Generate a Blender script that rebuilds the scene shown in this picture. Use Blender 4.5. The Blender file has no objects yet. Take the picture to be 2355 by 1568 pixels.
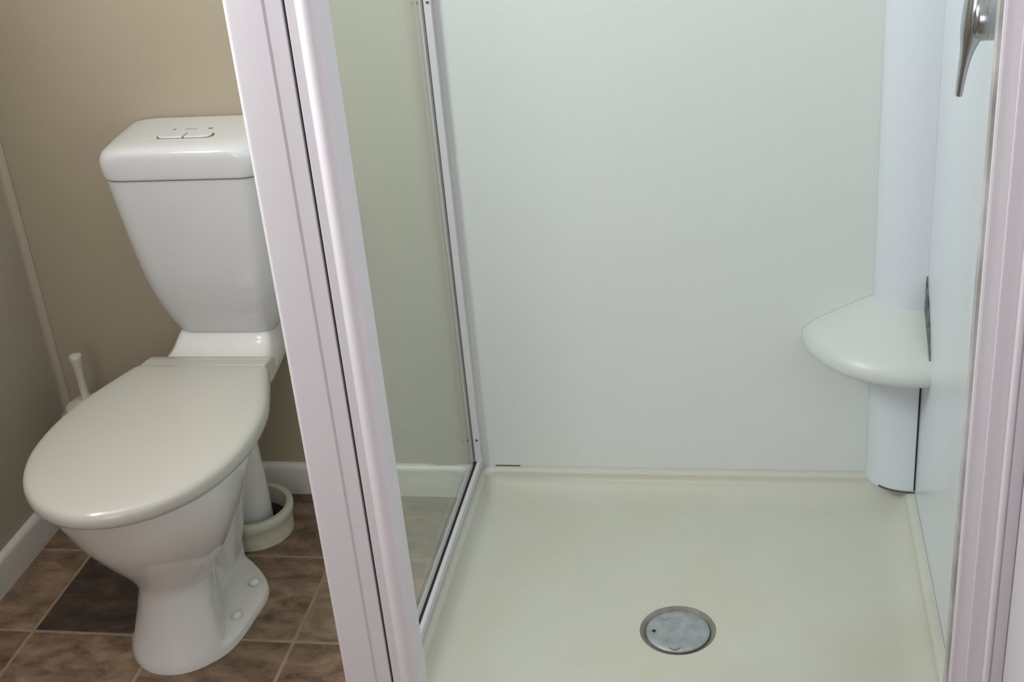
import bpy, bmesh, math, random
from mathutils import Vector, Matrix
random.seed(4)
S = bpy.context.scene
COL = S.collection

# ---------------------------------------------------------------- camera
yaw, pitch, roll, fpx = -0.20625, 0.45864, -0.09440, 2989.87
cy, sy, cp, sp = math.cos(yaw), math.sin(yaw), math.cos(pitch), math.sin(pitch)
fwd = Vector((sy*cp, cy*cp, -sp)); rt = Vector((cy, -sy, 0)); up = rt.cross(fwd)
c, s = math.cos(roll), math.sin(roll)
cx = rt*c + up*s; cyv = -rt*s + up*c
cam_d = bpy.data.cameras.new('camera'); cam = bpy.data.objects.new('camera', cam_d); COL.objects.link(cam)
M = Matrix((cx, cyv, -fwd)).transposed().to_4x4(); M.translation = Vector((0, -2.256, 1.5))
cam.matrix_world = M
cam_d.sensor_fit = 'HORIZONTAL'; cam_d.sensor_width = 36; cam_d.lens = fpx/2355*36
cam_d.clip_start = 0.02
S.camera = cam

# ---------------------------------------------------------------- light and exposure
w = bpy.data.worlds.new('daylight'); S.world = w; w.use_nodes = True
w.node_tree.nodes['Background'].inputs[0].default_value = (0.80, 0.88, 1.0, 1)
w.node_tree.nodes['Background'].inputs[1].default_value = 1.0
S.view_settings.view_transform = 'Standard'; S.view_settings.look = 'None'
S.view_settings.gamma = 1; S.view_settings.use_curve_mapping = False
S.view_settings.exposure = -0.28

def area(name, loc, target, sx, sz, power, col, spread=180):
    d = bpy.data.lights.new(name, 'AREA'); d.shape = 'RECTANGLE'; d.size = sx; d.size_y = sz
    d.energy = power; d.color = col; d.spread = math.radians(spread)
    o = bpy.data.objects.new(name, d); COL.objects.link(o); o.location = loc
    o.rotation_euler = (Vector(target)-Vector(loc)).to_track_quat('-Z', 'Z').to_euler()
    return o
WY0, WY1, WZ0, WZ1 = -1.42, -0.72, 1.50, 2.20    # high window in the left wall, just outside the view
area('window_daylight', (-1.45, (WY0+WY1)/2, (WZ0+WZ1)/2), (0.0, (WY0+WY1)/2, (WZ0+WZ1)/2), .60, .60, 38, (0.965, 0.98, 1.0))
# unseen front fill added behind the camera to brighten surfaces facing it
area('front_fill', (-0.47, -3.56, 1.45), (-0.47, 0, 1.10), .88, 1.05, 10.5, (0.98, 0.95, 1.0))

# ---------------------------------------------------------------- materials
def lin(c):
    return tuple((v/255/12.92 if v <= 10 else ((v/255+0.055)/1.055)**2.4) for v in c) + (1,)
def mat(name, rgb, rough=0.4, metal=0.0, vary=0.0, vscale=20, bump=0.0, bscale=60, spec=0.5, coat=0.0):
    m = bpy.data.materials.new(name); m.use_nodes = True; n = m.node_tree.nodes; l = m.node_tree.links
    b = n['Principled BSDF']; b.inputs['Base Color'].default_value = lin(rgb)
    b.inputs['Roughness'].default_value = rough; b.inputs['Metallic'].default_value = metal
    b.inputs['Specular IOR Level'].default_value = spec; b.inputs['Coat Weight'].default_value = coat
    tc = n.new('ShaderNodeTexCoord')
    if vary > 0:
        t = n.new('ShaderNodeTexNoise'); t.inputs['Scale'].default_value = vscale; t.inputs['Detail'].default_value = 6
        l.new(tc.outputs['Object'], t.inputs['Vector'])
        r = n.new('ShaderNodeValToRGB'); c0 = lin(rgb)
        r.color_ramp.elements[0].position = 0.3; r.color_ramp.elements[1].position = 0.7
        r.color_ramp.elements[0].color = tuple(v*(1-vary) for v in c0[:3])+(1,)
        r.color_ramp.elements[1].color = tuple(min(1, v*(1+vary)) for v in c0[:3])+(1,)
        l.new(t.outputs['Fac'], r.inputs['Fac']); l.new(r.outputs['Color'], b.inputs['Base Color'])
    if bump > 0:
        t2 = n.new('ShaderNodeTexNoise'); t2.inputs['Scale'].default_value = bscale; t2.inputs['Detail'].default_value = 3
        l.new(tc.outputs['Object'], t2.inputs['Vector'])
        bp = n.new('ShaderNodeBump'); bp.inputs['Strength'].default_value = bump; bp.inputs['Distance'].default_value = 0.002
        l.new(t2.outputs['Fac'], bp.inputs['Height']); l.new(bp.outputs['Normal'], b.inputs['Normal'])
    return m
M_wall = mat('beige_painted_wall', (173, 162, 140), 0.6, vary=0.03, vscale=3, bump=0.15, bscale=150)
M_wall_l = mat('taupe_painted_wall', (178, 169, 152), 0.55, vary=0.03, vscale=3, bump=0.15, bscale=150)
M_ceil = mat('white_ceiling', (232, 230, 222), 0.8)
M_trim = mat('white_gloss_trim', (222, 219, 214), 0.3)
M_cove = mat('cream_corner_moulding', (180, 169, 151), 0.55)
M_china = mat('white_china', (226, 223, 219), 0.07, coat=0.3)
M_seat = mat('white_plastic_seat', (194, 190, 181), 0.18)
M_cist = mat('white_plastic_cistern', (213, 212, 212), 0.07)
M_pipe = mat('white_pipe_plastic', (222, 219, 214), 0.35)
M_collar = mat('cream_rubber_collar', (208, 204, 184), 0.45, vary=0.05, vscale=30)
M_dark = mat('black_rubber', (38, 36, 34), 0.6)
M_gap = mat('grey_seam_grime', (90, 88, 84), 0.7)
M_frame = mat('white_powder_coated_aluminium', (224, 220, 225), 0.26)
M_liner = mat('white_acrylic_liner', (226, 230, 227), 0.22, vary=0.012, vscale=2.5)
M_column = mat('white_acrylic_moulding', (223, 228, 236), 0.25)
M_shelf = mat('white_moulded_shelf', (212, 217, 213), 0.35)
M_tray = mat('cream_white_tray', (208, 208, 196), 0.28, vary=0.035, vscale=3.5, bump=0.05, bscale=30)
_r = [n_ for n_ in M_tray.node_tree.nodes if n_.type == 'VALTORGB'][0]
_r.color_ramp.elements[0].color = lin((208, 205, 188)); _r.color_ramp.elements[1].color = lin((211, 212, 203))
M_gasket = mat('grey_silicone_gasket', (178, 177, 175), 0.5, vary=0.3, vscale=14)
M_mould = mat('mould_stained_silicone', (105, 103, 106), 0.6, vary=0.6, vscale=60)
M_chrome = mat('brushed_chrome', (182, 184, 186), 0.22, metal=1.0)
M_drain = mat('dull_worn_metal', (168, 172, 176), 0.45, metal=0.35, vary=0.22, vscale=45, bump=0.2, bscale=60)
M_drainrim = mat('dirty_waste_rim', (138, 134, 126), 0.5, vary=0.3, vscale=30)
M_brush = mat('white_brush_plastic', (205, 201, 182), 0.35)
M_grout = mat('beige_grout', (156, 138, 116), 0.8, vary=0.12, vscale=30)
M_base = mat('subfloor', (96, 84, 72), 0.9)
M_print = mat('grey_moulded_print', (120, 118, 116), 0.5)

def slate(name, lo, mid, hi, seed):
    m = bpy.data.materials.new(name); m.use_nodes = True; n = m.node_tree.nodes; l = m.node_tree.links
    b = n['Principled BSDF']; b.inputs['Roughness'].default_value = 0.42
    g = n.new('ShaderNodeTexCoord'); mp = n.new('ShaderNodeMapping')
    mp.inputs['Scale'].default_value = (1.0, 1.7, 1); mp.inputs['Location'].default_value = (seed, seed*2.3, 0)
    mp.inputs['Rotation'].default_value = (0, 0, 0.15)
    l.new(g.outputs['Object'], mp.inputs['Vector'])
    t = n.new('ShaderNodeTexNoise'); t.inputs['Scale'].default_value = 13; t.inputs['Detail'].default_value = 12
    t.inputs['Roughness'].default_value = 0.68; t.inputs['Distortion'].default_value = 0.35
    l.new(mp.outputs['Vector'], t.inputs['Vector'])
    r = n.new('ShaderNodeValToRGB'); e = r.color_ramp.elements
    e[0].position = 0.34; e[0].color = lin(lo); e[1].position = 0.66; e[1].color = lin(hi)
    k = e.new(0.5); k.color = lin(mid)
    l.new(t.outputs['Fac'], r.inputs['Fac']); l.new(r.outputs['Color'], b.inputs['Base Color'])
    bp = n.new('ShaderNodeBump'); bp.inputs['Strength'].default_value = 0.35; bp.inputs['Distance'].default_value = 0.002
    l.new(t.outputs['Fac'], bp.inputs['Height']); l.new(bp.outputs['Normal'], b.inputs['Normal'])
    return m
M_tiles = [slate('slate_brown_tile', (92, 74, 60), (134, 110, 90), (162, 138, 116), 1),
           slate('slate_umber_tile', (80, 62, 50), (122, 98, 79), (150, 126, 105), 2),
           slate('slate_charcoal_tile', (50, 40, 37), (72, 58, 50), (100, 82, 68), 3),
           slate('slate_tan_tile', (106, 86, 70), (142, 120, 100), (170, 146, 124), 4)]

def glass_mat():
    m = bpy.data.materials.new('clear_glass'); m.use_nodes = True; n = m.node_tree.nodes; l = m.node_tree.links
    n.remove(n['Principled BSDF']); out = n['Material Output']
    tr = n.new('ShaderNodeBsdfTransparent'); tr.inputs[0].default_value = (0.915, 0.955, 0.935, 1)
    gl = n.new('ShaderNodeBsdfAnisotropic'); gl.inputs['Roughness'].default_value = 0.02; gl.inputs['Color'].default_value = (0.97, 1, 0.98, 1)
    ge = n.new('ShaderNodeNewGeometry'); mx = n.new('ShaderNodeMapRange')
    mx.inputs['To Min'].default_value = 1.5; mx.inputs['To Max'].default_value = 1/1.5
    l.new(ge.outputs['Backfacing'], mx.inputs['Value'])
    fr = n.new('ShaderNodeFresnel'); l.new(mx.outputs['Result'], fr.inputs['IOR'])
    ms = n.new('ShaderNodeMixShader'); l.new(fr.outputs['Fac'], ms.inputs['Fac'])
    l.new(tr.outputs[0], ms.inputs[1]); l.new(gl.outputs[0], ms.inputs[2]); l.new(ms.outputs[0], out.inputs['Surface'])
    return m
M_glass = glass_mat()
def emit(name, rgb, st):
    m = bpy.data.materials.new(name); m.use_nodes = True; n = m.node_tree.nodes
    b = n['Principled BSDF']; b.inputs['Base Color'].default_value = lin(rgb)
    b.inputs['Emission Color'].default_value = lin(rgb); b.inputs['Emission Strength'].default_value = st
    return m
M_sky = emit('bright_frosted_pane', (235, 243, 255), 1.0)
M_lampglass = emit('lit_lamp_diffuser', (255, 240, 215), 2.0)

# ---------------------------------------------------------------- helpers
def obj(name, bm, m, parent=None, smooth=True, angle=40, kind=None, bevel=0.0, label=None):
    me = bpy.data.meshes.new(name)
    bmesh.ops.remove_doubles(bm, verts=bm.verts, dist=1e-6)
    bmesh.ops.recalc_face_normals(bm, faces=bm.faces)
    if smooth:
        for f in bm.faces: f.smooth = True
    bm.to_mesh(me); bm.free()
    if smooth: me.set_sharp_from_angle(angle=math.radians(angle))
    me.materials.append(m)
    o = bpy.data.objects.new(name, me); COL.objects.link(o)
    if parent is not None:
        o.parent = parent; o.matrix_parent_inverse = Matrix.Translation(-world_loc(parent))
    if kind: o['kind'] = kind
    if label: o['label'] = label
    if bevel > 0:
        b = o.modifiers.new('bevel', 'BEVEL'); b.width = bevel; b.segments = 3; b.limit_method = 'ANGLE'; b.angle_limit = math.radians(40)
    return o
def world_loc(o):
    v = o.location.copy()
    # parts are modelled in world coordinates, so only the root Empty carries an offset
    return v if o.type == 'EMPTY' else Vector((0, 0, 0))
def thing(name, label, cat, loc):
    o = bpy.data.objects.new(name, None); COL.objects.link(o); o.location = loc
    o.empty_display_size = 0.05; o['label'] = label; o['category'] = cat
    return o
def tag(o, label, cat):
    o['label'] = label; o['category'] = cat; return o

def box(bm, x0, x1, y0, y1, z0, z1):
    r = bmesh.ops.create_cube(bm, size=1)
    for v in r['verts']:
        v.co = Vector((x0+(v.co.x+.5)*(x1-x0), y0+(v.co.y+.5)*(y1-y0), z0+(v.co.z+.5)*(z1-z0)))
    return bm
def B(*a):
    return box(bmesh.new(), *a)
def prism(bm, pts, z0, z1, axis='z'):
    """closed polygon extruded; axis z: pts (x,y); axis y: pts (x,z); axis x: pts (y,z)"""
    def P(a, b, h):
        return {'z': (a, b, h), 'y': (a, h, b), 'x': (h, a, b)}[axis]
    lo = [bm.verts.new(P(a, b, z0)) for a, b in pts]; hi = [bm.verts.new(P(a, b, z1)) for a, b in pts]
    bm.faces.new(lo); bm.faces.new(hi)
    for i in range(len(pts)):
        j = (i+1) % len(pts); bm.faces.new((lo[i], lo[j], hi[j], hi[i]))
    return bm
def loft(bm, rings, cap0=True, cap1=True, closed=True):
    R = [[bm.verts.new(p) for p in r] for r in rings]
    n = len(R[0])
    for a, b in zip(R, R[1:]):
        for i in range(n if closed else n-1):
            j = (i+1) % n; bm.faces.new((a[i], a[j], b[j], b[i]))
    if cap0: bm.faces.new(R[0])
    if cap1: bm.faces.new(R[-1])
    return bm
def lathe(bm, prof, cx, cy, n=48, cap0=True, cap1=True):
    return loft(bm, [[(cx+r*math.cos(2*math.pi*i/n), cy+r*math.sin(2*math.pi*i/n), z) for i in range(n)] for r, z in prof], cap0, cap1)
def cr(P, sub):
    """open Catmull-Rom through tuples P"""
    out = []; n = len(P)
    for i in range(n-1):
        a = P[max(i-1, 0)]; b = P[i]; c_ = P[i+1]; d = P[min(i+2, n-1)]
        for k in range(sub):
            t = k/sub
            out.append(tuple(0.5*((2*q)+(-p+r)*t+(2*p-5*q+4*r-s_)*t*t+(-p+3*q-3*r+s_)*t**3) for p, q, r, s_ in zip(a, b, c_, d)))
    out.append(P[-1]); return out
def mirror_outline(half, xc):
    """half: list of (y,w) from front centre (w=0) to rear centre (w=0) -> closed outline"""
    r = [(xc+w_, y) for y, w_ in half]; l_ = [(xc-w_, y) for y, w_ in half[-2:0:-1]]
    return r+l_
def arc(cx_, cy_, r, a0, a1, n):
    return [(cx_+r*math.cos(math.radians(a0+(a1-a0)*i/n)), cy_+r*math.sin(math.radians(a0+(a1-a0)*i/n))) for i in range(n+1)]
def rrect(x0, x1, y0, y1, r, n=5):
    return (arc(x1-r, y0+r, r, -90, 0, n)+arc(x1-r, y1-r, r, 0, 90, n)+arc(x0+r, y1-r, r, 90, 180, n)+arc(x0+r, y0+r, r, 180, 270, n))

# ================================================================ THE SETTING
XL, XR, YB, YF, ZC = -1.47, 0.315, 0.0, -3.60, 2.30
SX0, SX1, SY0 = -0.585, 0.301, -0.885            # shower tray footprint
wb = obj('wall_back', B(XL-.1, XR+.1, YB, YB+.1, 0, ZC), M_wall, kind='structure')
bm = bmesh.new()
box(bm, XL-.1, XL, WY1, YB, 0, ZC); box(bm, XL-.1, XL, YF, WY0, 0, ZC)
box(bm, XL-.1, XL, WY0, WY1, 0, WZ0); box(bm, XL-.1, XL, WY0, WY1, WZ1, ZC)
wl = obj('wall_left', bm, M_wall_l, kind='structure', smooth=False)
M_wr = mat('white_wall_right', (214, 211, 216), 0.5)
wr = obj('wall_right', B(XR, XR+.1, YF, YB, 0, ZC), M_wr, kind='structure')
bm = bmesh.new()
box(bm, XL-.1, -1.00, YF-.1, YF, 0, ZC); box(bm, .05, XR+.1, YF-.1, YF, 0, ZC); box(bm, -1.00, .05, YF-.1, YF, 2.05, ZC)
obj('wall_front', bm, M_wall, kind='structure', smooth=False)
bm = bmesh.new()
box(bm, -1.00, -.93, YF-.08, YF-.03, 0, 2.05); box(bm, -.02, .05, YF-.08, YF-.03, 0, 2.05)
box(bm, -.93, -.02, YF-.08, YF-.03, 0, .90); box(bm, -.93, -.02, YF-.08, YF-.03, 2.0, 2.05)
dr = obj('fill_door', bm, M_trim, kind='structure', smooth=False)  # unseen glazed door, added to house the front fill
obj('fill_pane', B(-.93, -.02, YF-.06, YF-.05, .90, 2.0), M_sky, dr)  # glowing pane, added as part of the front fill
obj('ceiling', B(XL-.1, XR+.1, YF-.1, YB+.1, ZC, ZC+.1), M_ceil, kind='structure')
bm = bmesh.new()
box(bm, XL-.08, XL-.03, WY0, WY0+.05, WZ0, WZ1); box(bm, XL-.08, XL-.03, WY1-.05, WY1, WZ0, WZ1)
box(bm, XL-.08, XL-.03, WY0+.05, WY1-.05, WZ0, WZ0+.05); box(bm, XL-.08, XL-.03, WY0+.05, WY1-.05, WZ1-.05, WZ1)
wf = obj('window_1', bm, M_trim, kind='structure', smooth=False)
obj('window_pane', B(XL-.06, XL-.05, WY0+.05, WY1-.05, WZ0+.05, WZ1-.05), M_sky, wf)
fl = obj('floor', B(XL-.1, XR+.1, YF-.1, YB+.1, -.10, -.004), M_base, kind='structure', smooth=False)
gr = bmesh.new(); box(gr, XL, XR, YF, YB, -.004, -.0012)
obj('grout_bed', gr, M_grout, fl, smooth=False)
# tiles: 0.2585 x 0.2560 m, laid from the corner where the photo shows the joints
TX, TY, G = 0.2585, 0.2560, 0.0068
xs = [-1.3425-TX+i*TX for i in range(9)]; ys = [-0.237+TY-j*TY for j in range(16)]
darkset = {(1, 1): 2, (0, 1): 0, (0, 2): 1, (1, 2): 0, (2, 1): 0, (2, 2): 1, (3, 1): 3, (3, 2): 1, (2, 0): 1, (1, 0): 1, (3, 0): 1, (0, 0): 1, (2, 3): 0, (1, 3): 1, (0, 3): 0}
for i, x0 in enumerate(xs):
    for j, y1 in enumerate(ys):
        a0, a1 = max(x0+G/2, XL), min(x0+TX-G/2, XR); b0, b1 = max(y1-TY+G/2, YF), min(y1-G/2, YB)
        if a1-a0 < .01 or b1-b0 < .01: continue
        if a0 > SX0 and b0 > SY0: continue                      # under the shower tray
        if a1 > SX0 and b1 > SY0:
            if a0 < SX0-.02 and b0 > SY0: a1 = SX0
            elif b0 < SY0 and a0 > SX0: b1 = SY0
            elif b0 <= SY0 and a0 <= SX0: a1 = SX0
            else: continue
        k = darkset.get((i, j), random.choice([0, 1, 1, 3, 0]))
        b = bmesh.new(); e = .0012
        lo = [b.verts.new(p) for p in ((a0, b0, -.0012), (a1, b0, -.0012), (a1, b1, -.0012), (a0, b1, -.0012))]
        hi = [b.verts.new(p) for p in ((a0+e, b0+e, 0), (a1-e, b0+e, 0), (a1-e, b1-e, 0), (a0+e, b1-e, 0))]
        b.faces.new(hi)
        for q in range(4): b.faces.new((lo[q], lo[(q+1) % 4], hi[(q+1) % 4], hi[q]))
        obj('tile', b, M_tiles[k], fl, smooth=False)

# skirting boards with a rounded top
def skirt(name, axis, a0, a1, wall):
    if axis == 'x':   # along x on back wall, profile (y,z)
        pts = [(wall, 0), (wall-.014, 0), (wall-.014, .060)] + [(wall-.014+.012*(1-math.cos(t)), .060+.013*math.sin(t)) for t in [math.radians(k*18) for k in range(1, 6)]] + [(wall, .073)]
        return obj(name, prism(bmesh.new(), pts, a0, a1, 'x'), M_trim, kind='structure', angle=50)
    sgn = 1 if wall < 0 else -1
    pts = [(wall, 0), (wall+sgn*.014, 0), (wall+sgn*.014, .060)] + [(wall+sgn*(.014-.012*(1-math.cos(t))), .060+.013*math.sin(t)) for t in [math.radians(k*18) for k in range(1, 6)]] + [(wall, .073)]
    return obj(name, prism(bmesh.new(), pts, a0, a1, 'y'), M_trim, kind='structure', angle=50)
skirt('baseboard_back', 'x', XL+.014, SX0-.002, 0.0)
skirt('baseboard_left', 'y', YF, 0, XL)
# concave corner moulding between left wall and back wall
pts = [(XL, -.001), (XL, -.014)] + [(XL+.014-.012*math.cos(math.radians(t))-0.002, -.014+.012*math.sin(math.radians(t))) for t in range(0, 91, 15)] + [(XL+.014, -.001)]
obj('trim_1', prism(bmesh.new(), [(x, y-.0005) for x, y in pts], .074, ZC, 'z'), M_cove, kind='structure', angle=60)

# ================================================================ SHOWER LINING
LT = .006
p = obj('wall_liner', B(SX0+.018, XR-.014, -LT, -.0005, .066, 2.05), M_liner, smooth=False)
tag(p, 'large glossy white acrylic panel lining the back wall of the shower', 'wall panel')
p = obj('wall_liner', B(SX1-.001, XR-.0005, -.862, -LT-.0005, .066, 2.05), M_column, smooth=False)
tag(p, 'narrow bluish-white acrylic panel on the right shower wall carrying the chrome tap', 'wall panel')

# ---------------------------------------------------------------- tray: rim upstand, cove, fall to the waste, apron
ZR, ZT = .075, .030
DX, DY = -.133, -.447
tray = thing('shower_tray', 'cream-white moulded shower tray with raised rim and shallow coved floor', 'shower tray', (DX, DY, 0))
bm = bmesh.new()
def trr(x0, x1, y0, y1, r, n=8, m=14):
    P = rrect(x0, x1, y0, y1, r, n); out = []
    for i, p_ in enumerate(P):
        out.append(p_)
        if i % (n+1) == n:
            q_ = P[(i+1) % len(P)]
            out += [(p_[0]+(q_[0]-p_[0])*k/m, p_[1]+(q_[1]-p_[1])*k/m) for k in range(1, m)]
    return out
TX0, TX1, TY0, TY1 = SX0, SX1-.0013, SY0, -.0063
rings = []
def ring(ins_l, ins_r, ins_f, ins_b, r, z):
    rings.append([(x, y, z) for x, y in trr(TX0+ins_l, TX1-ins_r, TY0+ins_f, TY1-ins_b, r)])
ring(0, 0, 0, 0, .004, .0)
ring(0, 0, 0, 0, .004, ZR-.004)
ring(.004, .0001, .004, .0001, .004, ZR)
ring(.028, .0015, .05, .004, .012, ZR)
for t in range(0, 91, 10):                                   # convex lip then concave cove
    a = math.radians(t); q = math.sin(a); ring(.028+.012*q, .0015+.016*q, .05+.010*q, .004+.010*q, .02, ZR-.010*(1-math.cos(a)))
for t in range(0, 91, 9):
    a = math.radians(t); q = .060*(1-math.cos(a)); d = (ZR-.010-ZT)*math.sin(a)
    ring(.040+q, .0175+q, .060+q, .014+q, .03+q, ZR-.010-d+.001*(1-t/90))
# falls towards the waste
zf = rings[-1][0][2]
last = rings[-1]
def lerp_ring(f, z):
    out = []
    for (x, y, _) in last:
        ang = math.atan2(y-DY, x-DX); ex, ey = DX+.0655*math.cos(ang), DY+.0655*math.sin(ang)
        out.append((x+(ex-x)*f, y+(ey-y)*f, z))
    rings.append(out)
for f, z in ((.25, zf-.002), (.5, zf-.004), (.75, zf-.0055), (1.0, zf-.007)): lerp_ring(f, z)
ZW = zf-.007
loft(bm, rings, True, False)
obj('tray_body', bm, M_tray, tray, angle=35)
# waste: recessed rim and domed cover plate
bm = bmesh.new()
lathe(bm, [(.0665, ZW-.0005), (.0660, ZW+.0004), (.0635, ZW-.001), (.0585, ZW-.0055), (.0555, ZW-.0085), (.040, ZW-.0085)], DX, DY, 64, False, True)
obj('grime_seal', B(-.530, -.478, -.0075, -.0062, ZR+.0004, ZR+.0022), M_gap, tray, smooth=False, label='short dark mouldy stretch of the sealant line')
waste = thing('floor_waste', 'round dull metal waste cover sunk into the shower tray', 'drain', (DX, DY, ZW-.01))
obj('waste_rim', bm, M_drainrim, waste)
bm = bmesh.new()
lathe(bm, [(.0540, ZW-.0083), (.0555, ZW-.0055), (.0550, ZW-.0025), (.0525, ZW-.0005), (.045, ZW+.0006), (.02, ZW+.0012), (.003, ZW+.0014)], DX, DY, 64)
cov = obj('cover_plate', bm, M_drain, waste)
bm = bmesh.new(); bmesh.ops.create_cone(bm, cap_ends=True, segments=16, radius1=.0036, radius2=.0036, depth=.001)
bmesh.ops.translate(bm, verts=bm.verts, vec=(DX-.041, DY-.006, ZW+.0006)); obj('key_hole', bm, M_dark, cov)
for (ox, oy, rr, a0, a1) in ((-.024, .029, .0055, 180, 360), (-.003, -.044, .010, 190, 340)):
    pts = arc(DX+ox, DY+oy, rr, a0, a1, 10); inn = arc(DX+ox, DY+oy, rr-.0016, a0, a1, 10)
    obj('raised_lug', prism(bmesh.new(), pts+inn[::-1], ZW+.0001, ZW+.0016, 'z'), M_drainrim, cov, smooth=False)

# ---------------------------------------------------------------- moulded corner column + shelf
col = thing('corner_column', 'convex white moulded corner column of the shower running up behind the shelf', 'corner column', (.26, -.04, ZR))
bm = bmesh.new(); CXc, CYc = SX1-.0015, -LT-.0005
# quarter-round, slightly flattened
q = [(CXc-.085*math.cos(math.radians(t))**0.92, CYc-.074*math.sin(math.radians(t))**0.92 if t > 0 else CYc) for t in range(0, 91, 6)]
q[-1] = (CXc+.0004, CYc-.074); q.append((CXc+.0004, CYc))
prism(bm, q, ZR-.001, 2.05, 'z')
obj('column_face', bm, M_column, col, angle=60)
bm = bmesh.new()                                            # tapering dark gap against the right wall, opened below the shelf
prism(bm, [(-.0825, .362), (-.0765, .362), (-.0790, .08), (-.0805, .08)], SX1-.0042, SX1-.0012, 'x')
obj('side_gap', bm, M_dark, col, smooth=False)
bm = bmesh.new()
prism(bm, [(-.0760, .56), (-.0770, .56), (-.083, .50), (-.087, .45), (-.077, .45)], SX1-.0042, SX1-.0012, 'x')
obj('upper_gap', bm, M_gap, col, smooth=False)
bm = bmesh.new()                                            # grimy seal round the foot of the column
q2 = [(CXc-.0863*math.cos(math.radians(t))**0.92, CYc-.0753*math.sin(math.radians(t))**0.92) for t in range(42, 91, 4)]
q3 = [(CXc-.084*math.cos(math.radians(t))**0.92, CYc-.073*math.sin(math.radians(t))**0.92) for t in range(42, 91, 4)]
prism(bm, q2+q3[::-1], ZR, ZR+.0035, 'z'); obj('foot_seal', bm, M_gap, col, smooth=False)

shelf = thing('corner_shelf', 'rounded white moulded soap shelf in the right rear corner of the shower', 'shelf', (.24, -.08, .36))
bm = bmesh.new(); rings = []
prof = [(.060, .470), (.080, .460), (.11, .446), (.145, .428), (.172, .414), (.190, .402), (.200, .390), (.203, .378), (.200, .368), (.190, .361), (.165, .357), (.120, .354), (.060, .352)]
prof = cr(prof, 3)
NA = 28
for r, z in prof:
    rg = []
    for i in range(NA+1):
        a = math.radians(90*i/NA)                            # 0 = along -x on the back wall, 90 = along -y on the right wall
        k = 1.05-.13*(i/NA)**1.5
        rg.append((SX1-.001-(r*k)*math.cos(a), -LT-.001-(r*k)*math.sin(a), z))
    rings.append(rg)
loft(bm, rings, False, False, closed=False)
# close against the walls
for side in (0, -1):
    bm.verts.ensure_lookup_table()
    n1 = NA+1; idx = [k*n1+(0 if side == 0 else NA) for k in range(len(rings))]
    bm.faces.new([bm.verts[i] for i in idx])
obj('shelf_body', bm, M_shelf, shelf, angle=50)
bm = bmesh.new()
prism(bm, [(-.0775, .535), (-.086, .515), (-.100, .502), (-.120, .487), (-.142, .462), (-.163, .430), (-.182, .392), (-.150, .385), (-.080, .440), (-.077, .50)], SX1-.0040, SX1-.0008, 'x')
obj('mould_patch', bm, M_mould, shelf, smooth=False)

ZB = ZR+.0008
# ================================================================ SHOWER SCREEN FRAME
scr = thing('shower_screen', 'white aluminium framed shower screen with a clear fixed glass side panel', 'shower screen', (-.55, -.87, ZB))
ZTOP = 1.95
# corner post: rounded left edge, shallow groove, two faces
def post_profile():
    x0, x1, yf, yb_ = -.5835, -.5135, -.870, -.835
    P = [(x0, yb_)] + arc(x0+.007, yf+.007, .007, 180, 270, 6)
    P += [(-.5365, yf), (-.5360, yf+.0022), (-.5335, yf+.0022), (-.5330, yf+.0008)]
    P += [(x1-.001, yf+.0008), (x1, yf+.0018), (x1, yb_)]
    return P
obj('corner_post', prism(bmesh.new(), post_profile(), ZB, ZTOP, 'z'), M_frame, scr, angle=30)
obj('post_seam', B(-.5140, -.5095, -.862, -.836, ZB, ZTOP), M_dark, scr, smooth=False)
# strike stile with a bull-nosed bead
P = [(-.5100, -.836), (-.5100, -.868), (-.5090, -.869), (-.4985, -.869)]
P += arc(-.4840, -.866, .0125, 205, 350, 14) + [(-.4705, -.850), (-.4700, -.836)]
obj('strike_stile', prism(bmesh.new(), P, ZB, ZTOP, 'z'), M_frame, scr, angle=35)
# fixed glass panel, its wall channel and bottom channel
GX = -.5725
obj('glass_panel', B(GX-.0025, GX+.0025, -.838, -.014, ZB+.012, ZTOP-.01), M_glass, scr, smooth=False)
bm = bmesh.new(); box(bm, GX+.0038, GX+.0170, -.022, -LT-.0006, ZB, ZTOP); box(bm, GX-.0050, GX-.0030, -.016, -LT-.0006, ZB, ZTOP)
box(bm, GX-.003, GX+.003, -.012, -LT-.0006, ZB, ZTOP)
obj('wall_channel', bm, M_frame, scr, smooth=False, bevel=.0008)
obj('channel_gasket', B(GX+.0026, GX+.0038, -.0225, -.018, ZB+.018, ZTOP), M_gap, scr, smooth=False)
bm = bmesh.new(); box(bm, GX+.0073, GX+.0150, -.838, -.022, ZB, ZB+.018); box(bm, GX-.0115, GX-.0030, -.838, -.012, ZB, ZB+.005)
obj('bottom_channel', bm, M_frame, scr, smooth=False, bevel=.0008)
obj('bottom_gasket', B(GX+.0025, GX+.0072, -.838, -.022, ZB, ZB+.0182), M_dark, scr, smooth=False)
for sz in (.145, 1.035):
    sb = bmesh.new(); bmesh.ops.create_cone(sb, cap_ends=True, segments=14, radius1=.0028, radius2=.0022, depth=.0016)
    bmesh.ops.rotate(sb, verts=sb.verts, cent=(0, 0, 0), matrix=Matrix.Rotation(math.radians(90), 3, 'X')); bmesh.ops.translate(sb, verts=sb.verts, vec=(GX+.0115, -.0226, sz))
    obj('screw', sb, M_gap, scr)
# front sill rail across the opening and top rails (outside the frame)
obj('sill_rail', B(-.470, .246, -.868, -.838, ZB, ZB+.022), M_frame, scr, smooth=False, bevel=.003)
obj('top_rail', B(-.5835, .300, -.868, -.836, ZTOP, ZTOP+.035), M_frame, scr, smooth=False, bevel=.003)
obj('side_top_rail', B(GX-.0115, GX+.0115, -.836, -LT-.001, ZTOP, ZTOP+.03), M_frame, scr, smooth=False, bevel=.002)
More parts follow.
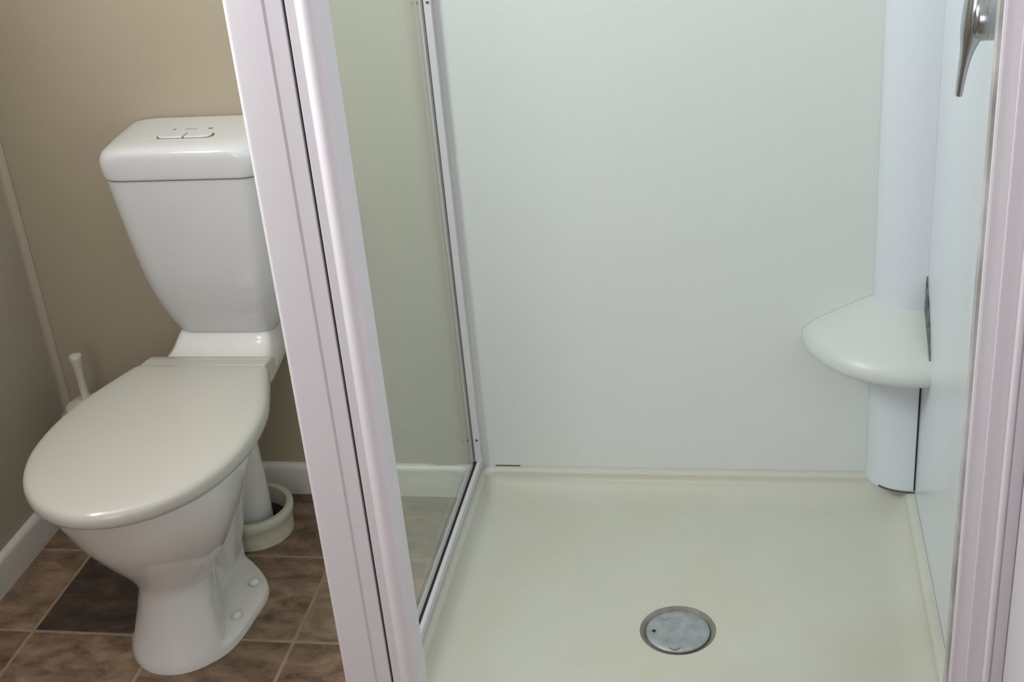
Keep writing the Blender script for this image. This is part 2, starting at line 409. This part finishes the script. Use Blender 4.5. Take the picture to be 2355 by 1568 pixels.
# right wall jamb with ridge and bevel
P = [(.2485, -.836), (.2485, -.869), (.2495, -.870), (.2520, -.8705), (.2525, -.8690), (.2685, -.8690), (.2690, -.8720), (.2705, -.8720), (.2712, -.8690)]
P += [(.2895, -.8690)] + arc(.2935, -.8710, .0042, 200, 350, 8) + [(.2985, -.8690), (.2985, -.8660), (.3005, -.8660), (.3005, -.8685), (.3145, -.8685), (.3145, -.8622), (.2992, -.8622), (.2992, -.836)]
obj('wall_jamb', prism(bmesh.new(), P, ZB, ZTOP, 'z'), M_frame, scr, angle=30)
obj('jamb_gasket', B(.2448, .2484, -.8675, -.850, ZB, ZTOP), M_gasket, scr, smooth=False, label='grey gasket strip specked with black mould')

# ================================================================ MIXER TAP
mix = thing('shower_mixer', 'chrome lever shower mixer on the right wall beside the jamb', 'tap', (.295, -.60, 1.11))
def tubex(bm, prof, y, z, n=40):
    return loft(bm, [[(x, y+r*math.cos(2*math.pi*i/n), z+r*math.sin(2*math.pi*i/n)) for i in range(n)] for r, x in prof])
MY, MZ = -.600, 1.104
bm = bmesh.new(); tubex(bm, [(.036, SX1-.0012), (.036, .2945), (.033, .2915), (.026, .2905)], MY, MZ); obj('wall_plate', bm, M_chrome, mix)
bm = bmesh.new(); tubex(bm, [(.0290, .2915), (.0285, .277), (.0280, .2765), (.0280, .2755), (.0290, .275), (.0285, .266), (.0270, .262), (.022, .259)], MY, MZ); obj('mixer_body', bm, M_chrome, mix)
bm = bmesh.new()
# lever: swept tapering strap from the cap down and outwards
path = [((.2580, .034), .034, .011), ((.2570, .010), .040, .013), ((.2560, -.014), .040, .0135), ((.2545, -.028), .036, .0120), ((.2522, -.040), .031, .0088), ((.2498, -.054), .027, .0066), ((.2478, -.070), .024, .0054), ((.2462, -.086), .022, .0047), ((.2450, -.102), .019, .0040)]
path = [((a[0]+.006, MZ+.003+a[1]*.97), b_, c_) for a, b_, c_ in path]
path = cr([(a[0], a[1], w_, t_) for a, w_, t_ in path], 4)
rings = [[(x+math.copysign(abs(math.cos(u))**.7, math.cos(u))*t_, MY+math.copysign(abs(math.sin(u))**.7, math.sin(u))*w_*.5, z) for u in [2*math.pi*i/24 for i in range(24)]] for x, z, w_, t_ in path]
loft(bm, rings); obj('lever', bm, M_chrome, mix, angle=60)

# ================================================================ TOILET
XC = -1.030
toi = thing('toilet', 'white close-coupled toilet with closed lid against the beige back wall', 'toilet', (XC, -.40, 0))
secs = [  # z, control (y,w) front -> rear
 (.000, [(-.597, 0), (-.580, .052), (-.525, .096), (-.440, .110), (-.345, .108), (-.262, .036), (-.256, 0)]),
 (.012, [(-.596, 0), (-.579, .052), (-.524, .095), (-.440, .109), (-.345, .107), (-.263, .036), (-.257, 0)]),
 (.016, [(-.595, 0), (-.578, .051), (-.525, .093), (-.445, .105), (-.348, .103), (-.265, .034), (-.259, 0)]),
 (.021, [(-.594, 0), (-.577, .050), (-.532, .086), (-.470, .067), (-.375, .036), (-.268, .034), (-.258, 0)]),
 (.060, [(-.582, 0), (-.566, .045), (-.524, .076), (-.465, .062), (-.375, .031), (-.265, .033), (-.255, 0)]),
 (.105, [(-.569, 0), (-.554, .040), (-.512, .066), (-.455, .060), (-.375, .029), (-.260, .033), (-.250, 0)]),
 (.145, [(-.560, 0), (-.546, .038), (-.504, .063), (-.448, .063), (-.375, .032), (-.250, .033), (-.240, 0)]),
 (.180, [(-.574, 0), (-.560, .046), (-.514, .085), (-.448, .087), (-.375, .052), (-.235, .033), (-.226, 0)]),
 (.230, [(-.610, 0), (-.593, .060), (-.535, .114), (-.455, .115), (-.385, .072), (-.300, .028), (-.270, 0)]),
 (.280, [(-.643, 0), (-.623, .070), (-.555, .136), (-.460, .141), (-.380, .100), (-.280, .038), (-.250, 0)]),
 (.330, [(-.662, 0), (-.643, .076), (-.570, .150), (-.465, .160), (-.370, .130), (-.250, .060), (-.220, 0)]),
 (.372, [(-.672, 0), (-.653, .080), (-.576, .155), (-.465, .170), (-.362, .154), (-.215, .110), (-.175, 0)]),
 (.382, [(-.670, 0), (-.651, .078), (-.574, .153), (-.465, .168), (-.362, .152), (-.215, .108), (-.177, 0)]),
]
# interpolate between sections vertically too
flat = [(z,)+tuple(v for p_ in ct for v in p_) for z, ct in secs]
lowpart = flat[:4]; hipart = cr(flat[3:], 4)
rings = []
for row in lowpart[:3]+hipart:
    z = row[0]; ct = [(row[1+2*i], row[2+2*i]) for i in range(7)]
    # rounder ends: mirror control points across the centre line for the spline
    ext = [(ct[1][0], -ct[1][1])]+ct+[(ct[-2][0], -ct[-2][1])]
    half = []
    for i in range(1, len(ext)-2):
        a, b_, c_, d = ext[i-1], ext[i], ext[i+1], ext[i+2]
        for k in range(7):
            t = k/7
            half.append(tuple(0.5*((2*q_)+(-p_+r_)*t+(2*p_-5*q_+4*r_-s_)*t*t+(-p_+3*q_-3*r_+s_)*t**3) for p_, q_, r_, s_ in zip(a, b_, c_, d)))
    half.append(ct[-1]); half = [(y, max(w_, 0)) for y, w_ in half]
    rings.append([(x, y, z) for x, y in mirror_outline(half, XC)])
bm = loft(bmesh.new(), rings)
# trapway rising behind the bowl to the deck
tw = cr([(.010, -.345, -.262, .030), (.050, -.345, -.256, .036), (.110, -.345, -.245, .049), (.170, -.335, -.230, .056), (.230, -.318, -.205, .065), (.290, -.300, -.180, .078), (.340, -.285, -.160, .094), (.375, -.275, -.150, .104)], 4)
loft(bm, [[(x, y, z) for x, y in rrect(XC-w_, XC+w_, y0, y1, min(.030, w_*.85), 7)] for z, y0, y1, w_ in tw])
pan = obj('pan', bm, M_china, toi, angle=55)
# rear deck rising to the cistern
bm = bmesh.new(); rings = []
HW = .114
deckp = [(-.004, .436), (-.060, .436), (-.088, .433), (-.102, .424), (-.115, .414), (-.135, .406), (-.165, .402), (-.215, .400)]
top = cr(deckp, 3)
for u in range(-10, 11):
    f = u/10; xx = XC+f*HW; dz = 0 if abs(f) < .86 else -.012*((abs(f)-.86)/.14)**2
    under = .330 if abs(f) < .8 else .330+.03*((abs(f)-.8)/.2)
    fl_ = lambda y: XC+(xx-XC)*(.86 if y > -.095 else .86+.17*min(1, (-.095-y)/.075))
    rings.append([(fl_(y), y, z+dz) for y, z in top]+[(fl_(-.215), -.215, .372), (fl_(-.16), -.16, under), (fl_(0), -.004, under)])
loft(bm, rings); obj('pan_deck', bm, M_china, toi, angle=50)
# bolt caps on the foot flange
for (bx, by) in ((XC+.083, -.352), (XC+.085, -.452), (XC-.083, -.352), (XC-.085, -.452)):
    bm = bmesh.new(); lathe(bm, [(.0070, .013), (.0070, .0185), (.0100, .0195), (.0104, .0220), (.0092, .0260), (.006, .0290), (.0005, .0300)], bx, by, 20, True, True)
    obj('bolt_cap', bm, M_pipe, toi)
# seat ring and lid
outline = [(-.719, 0), (-.715, .032), (-.700, .070), (-.672, .110), (-.620, .153), (-.545, .183), (-.460, .192), (-.370, .184), (-.290, .161), (-.232, .141), (-.212, .132), (-.206, .118), (-.205, 0)]
def smooth_half(o):
    ext = [(o[1][0], -o[1][1])]+o[:-1]; ext = cr(ext, 5)
    # drop the mirrored lead-in
    ext = ext[5:]
    return [(y, max(0, w_)) for y, w_ in ext]+[o[-1]]
oh = smooth_half(outline)
base = mirror_outline(oh, XC)
def ins(sc, z, dy=0): return [(XC+(x-XC)*sc, -.455+(y+.455)*sc+dy, z) for x, y in base]
bm = bmesh.new()
loft(bm, [ins(.90, .384), ins(.935, .3845), ins(.945, .388), ins(.945, .394), ins(.935, .3975), ins(.88, .398), ins(.62, .398), ins(.60, .395), ins(.60, .386), ins(.62, .384), ins(.90, .384)], False, False)
obj('seat', bm, M_seat, toi, angle=60)
bm = bmesh.new()
loft(bm, [ins(.93, .4005), ins(.965, .3950), ins(.982, .3930), ins(.995, .3950), ins(1.0, .4005), ins(1.0, .4075), ins(.996, .4125), ins(.988, .4165), ins(.974, .4198), ins(.955, .4222), ins(.92, .4242), ins(.86, .4260), ins(.75, .4280), ins(.55, .4300), ins(.3, .4312), ins(.05, .4316)])
obj('lid', bm, M_seat, toi, angle=60)
bm = bmesh.new()
hp = [(-.2120, .3860), (-.1600, .3860), (-.1560, .4000), (-.1575, .4070), (-.1650, .4130), (-.1850, .4165), (-.2120, .4195)]
prism(bm, hp, XC-.126, XC+.126, 'x'); obj('hinge_bar', bm, M_seat, toi, angle=35, bevel=.004)

# cistern: tapering tank with a rounded lid (thing part of the toilet suite)
XT = -1.013
def tank_ring(z, a, yf, r, xc=XT, d=0.0):
    y0, y1 = yf, -.006
    P = []
    P += arc(xc-a+r, y0+r, r, 180, 270, 8)
    # slight bow of the front face
    P = P + arc(xc+a-r, y0+r, r, 270, 360, 8) + [(xc+a+d*(k/6)**.7, yf+r+(y1-yf-r)*k/6) for k in range(1, 7)] + [(xc-a-d*(k/6)**.7, yf+r+(y1-yf-r)*k/6) for k in range(6, 0, -1)]
    return [(x, y, z) for x, y in P]
tz = [(.426, .097, -.090, .030, -1.027), (.432, .101, -.096, .034, -1.026), (.444, .108, -.104, .040, -1.025), (.46, .1155, -.112, .044, -1.024), (.49, .1255, -.124, .048, -1.022), (.53, .1345, -.137, .048, -1.020), (.58, .1415, -.150, .048, -1.018), (.65, .1480, -.163, .047, -1.016), (.72, .1535, -.174, .046, -1.014), (.776, .1575, -.182, .045, -1.013)]
tz = cr(tz, 4)
bm = bmesh.new(); loft(bm, [tank_ring(z, a, yf, r, xc) for z, a, yf, r, xc in tz]); tank = obj('tank', bm, M_cist, toi, angle=50)
bm = bmesh.new(); loft(bm, [tank_ring(.7765, .1555, -.1805, .045), tank_ring(.7795, .1555, -.1805, .045)]); obj('tank_seam', bm, M_cist, toi)
# tank lid: rounded-rectangle plans stacked upward, wide soft shoulders at the sides, crisp front edge
lz = [(.7790, .1580, -.1835, .045), (.7803, .1592, -.1855, .046), (.792, .1608, -.1875, .047), (.806, .1610, -.1890, .048), (.817, .1585, -.1900, .050), (.825, .1535, -.1902, .052), (.8305, .1470, -.1890, .054), (.8345, .1385, -.1855, .055), (.8375, .1265, -.1800, .054), (.8395, .1110, -.1710, .050), (.8408, .0900, -.1590, .044)]
lz = cr(lz, 3)
bm = bmesh.new(); loft(bm, [tank_ring(z, a, yf, r, XT, .012) for z, a, yf, r in lz]); lidt = obj('tank_lid', bm, M_cist, toi, angle=60)
# two-part flush button
bz = .8408
for nm, x0, x1 in (('flush_button', -.052, -.0015), ('flush_button', .0015, .052)):
    bm = bmesh.new(); cxb = -1.010
    if x0 < 0: P = [(cxb+x1, -.138), (cxb+x1, -.112)] + arc(cxb+x0+.013, -.125, .013, 90, 270, 10)
    else: P = arc(cxb+x1-.013, -.125, .013, -90, 90, 10) + [(cxb+x0, -.112), (cxb+x0, -.138)]
    prism(bm, P, bz-.002, bz+.0035, 'z'); obj(nm, bm, M_cist, lidt, angle=40, bevel=.0012)
P = arc(-1.010+.0405, -.125, .0145, -90, 90, 12)+arc(-1.010-.0405, -.125, .0145, 90, 270, 12)
obj('button_recess', prism(bmesh.new(), P, bz-.003, bz+.0004, 'z'), M_gap, lidt, smooth=False)
for b_ in (prism(bmesh.new(), arc(-1.048, -.083, .0028, 0, 342, 18), bz-.001, bz+.0006, 'z'),
           prism(bmesh.new(), [(-.978+x*1.6, -.083+y) for x, y in arc(0, 0, .0030, 0, 342, 18)], bz-.001, bz+.0006, 'z'),
           B(-1.026, -1.004, -.0835, -.0825, bz-.001, bz+.0005)):
    obj('flush_mark', b_, M_print, lidt, smooth=False)

# outlet pipe and floor collar behind the pan
out = bmesh.new(); PX, PY = XC+.004, -.148
lathe(out, [(.047, .0), (.047, .045), (.046, .12), (.044, .20), (.040, .27), (.034, .335)], PX, PY, 40)
obj('outlet_pipe', out, M_china, toi)
bm = bmesh.new()
lathe(bm, [(.078, .000), (.079, .020), (.078, .036), (.083, .042), (.085, .050), (.085, .059), (.083, .063), (.076, .064), (.072, .062), (.070, .050), (.070, .004)], PX+.008, PY-.002, 56, False, False)
obj('floor_collar', bm, M_collar, toi, angle=50, label='cream rubber collar round the outlet pipe')
bm = bmesh.new(); lathe(bm, [(.0705, .002), (.0705, .022), (.0475, .022), (.0475, .002)], PX+.008, PY-.002, 48, False, False)
obj('collar_seal', bm, M_dark, toi)

# ================================================================ TOILET BRUSH
BX, BY = -1.352, -.105
tb = thing('toilet_brush', 'white toilet brush standing in its holder in the left rear corner', 'toilet brush', (BX, BY, 0))
bm = bmesh.new()
lathe(bm, [(.048, .0), (.050, .004), (.047, .02), (.050, .14), (.056, .235), (.058, .258), (.055, .262), (.050, .255), (.046, .20)], BX+.006, BY-.006, 40, True, False)
obj('brush_holder', bm, M_brush, tb)
bm = bmesh.new()
lathe(bm, [(.046, .262), (.044, .272), (.032, .280), (.012, .284), (.0085, .290), (.0088, .33), (.0100, .355), (.0128, .376), (.0132, .381), (.0120, .3845), (.0085, .3855), (.001, .3855)], BX, BY, 32)
obj('handle', bm, M_brush, tb)
bm = bmesh.new(); lathe(bm, [(.010, .03), (.030, .045), (.032, .10), (.020, .125), (.007, .13), (.007, .262)], BX, BY, 24)
obj('brush_head', bm, M_brush, tb)
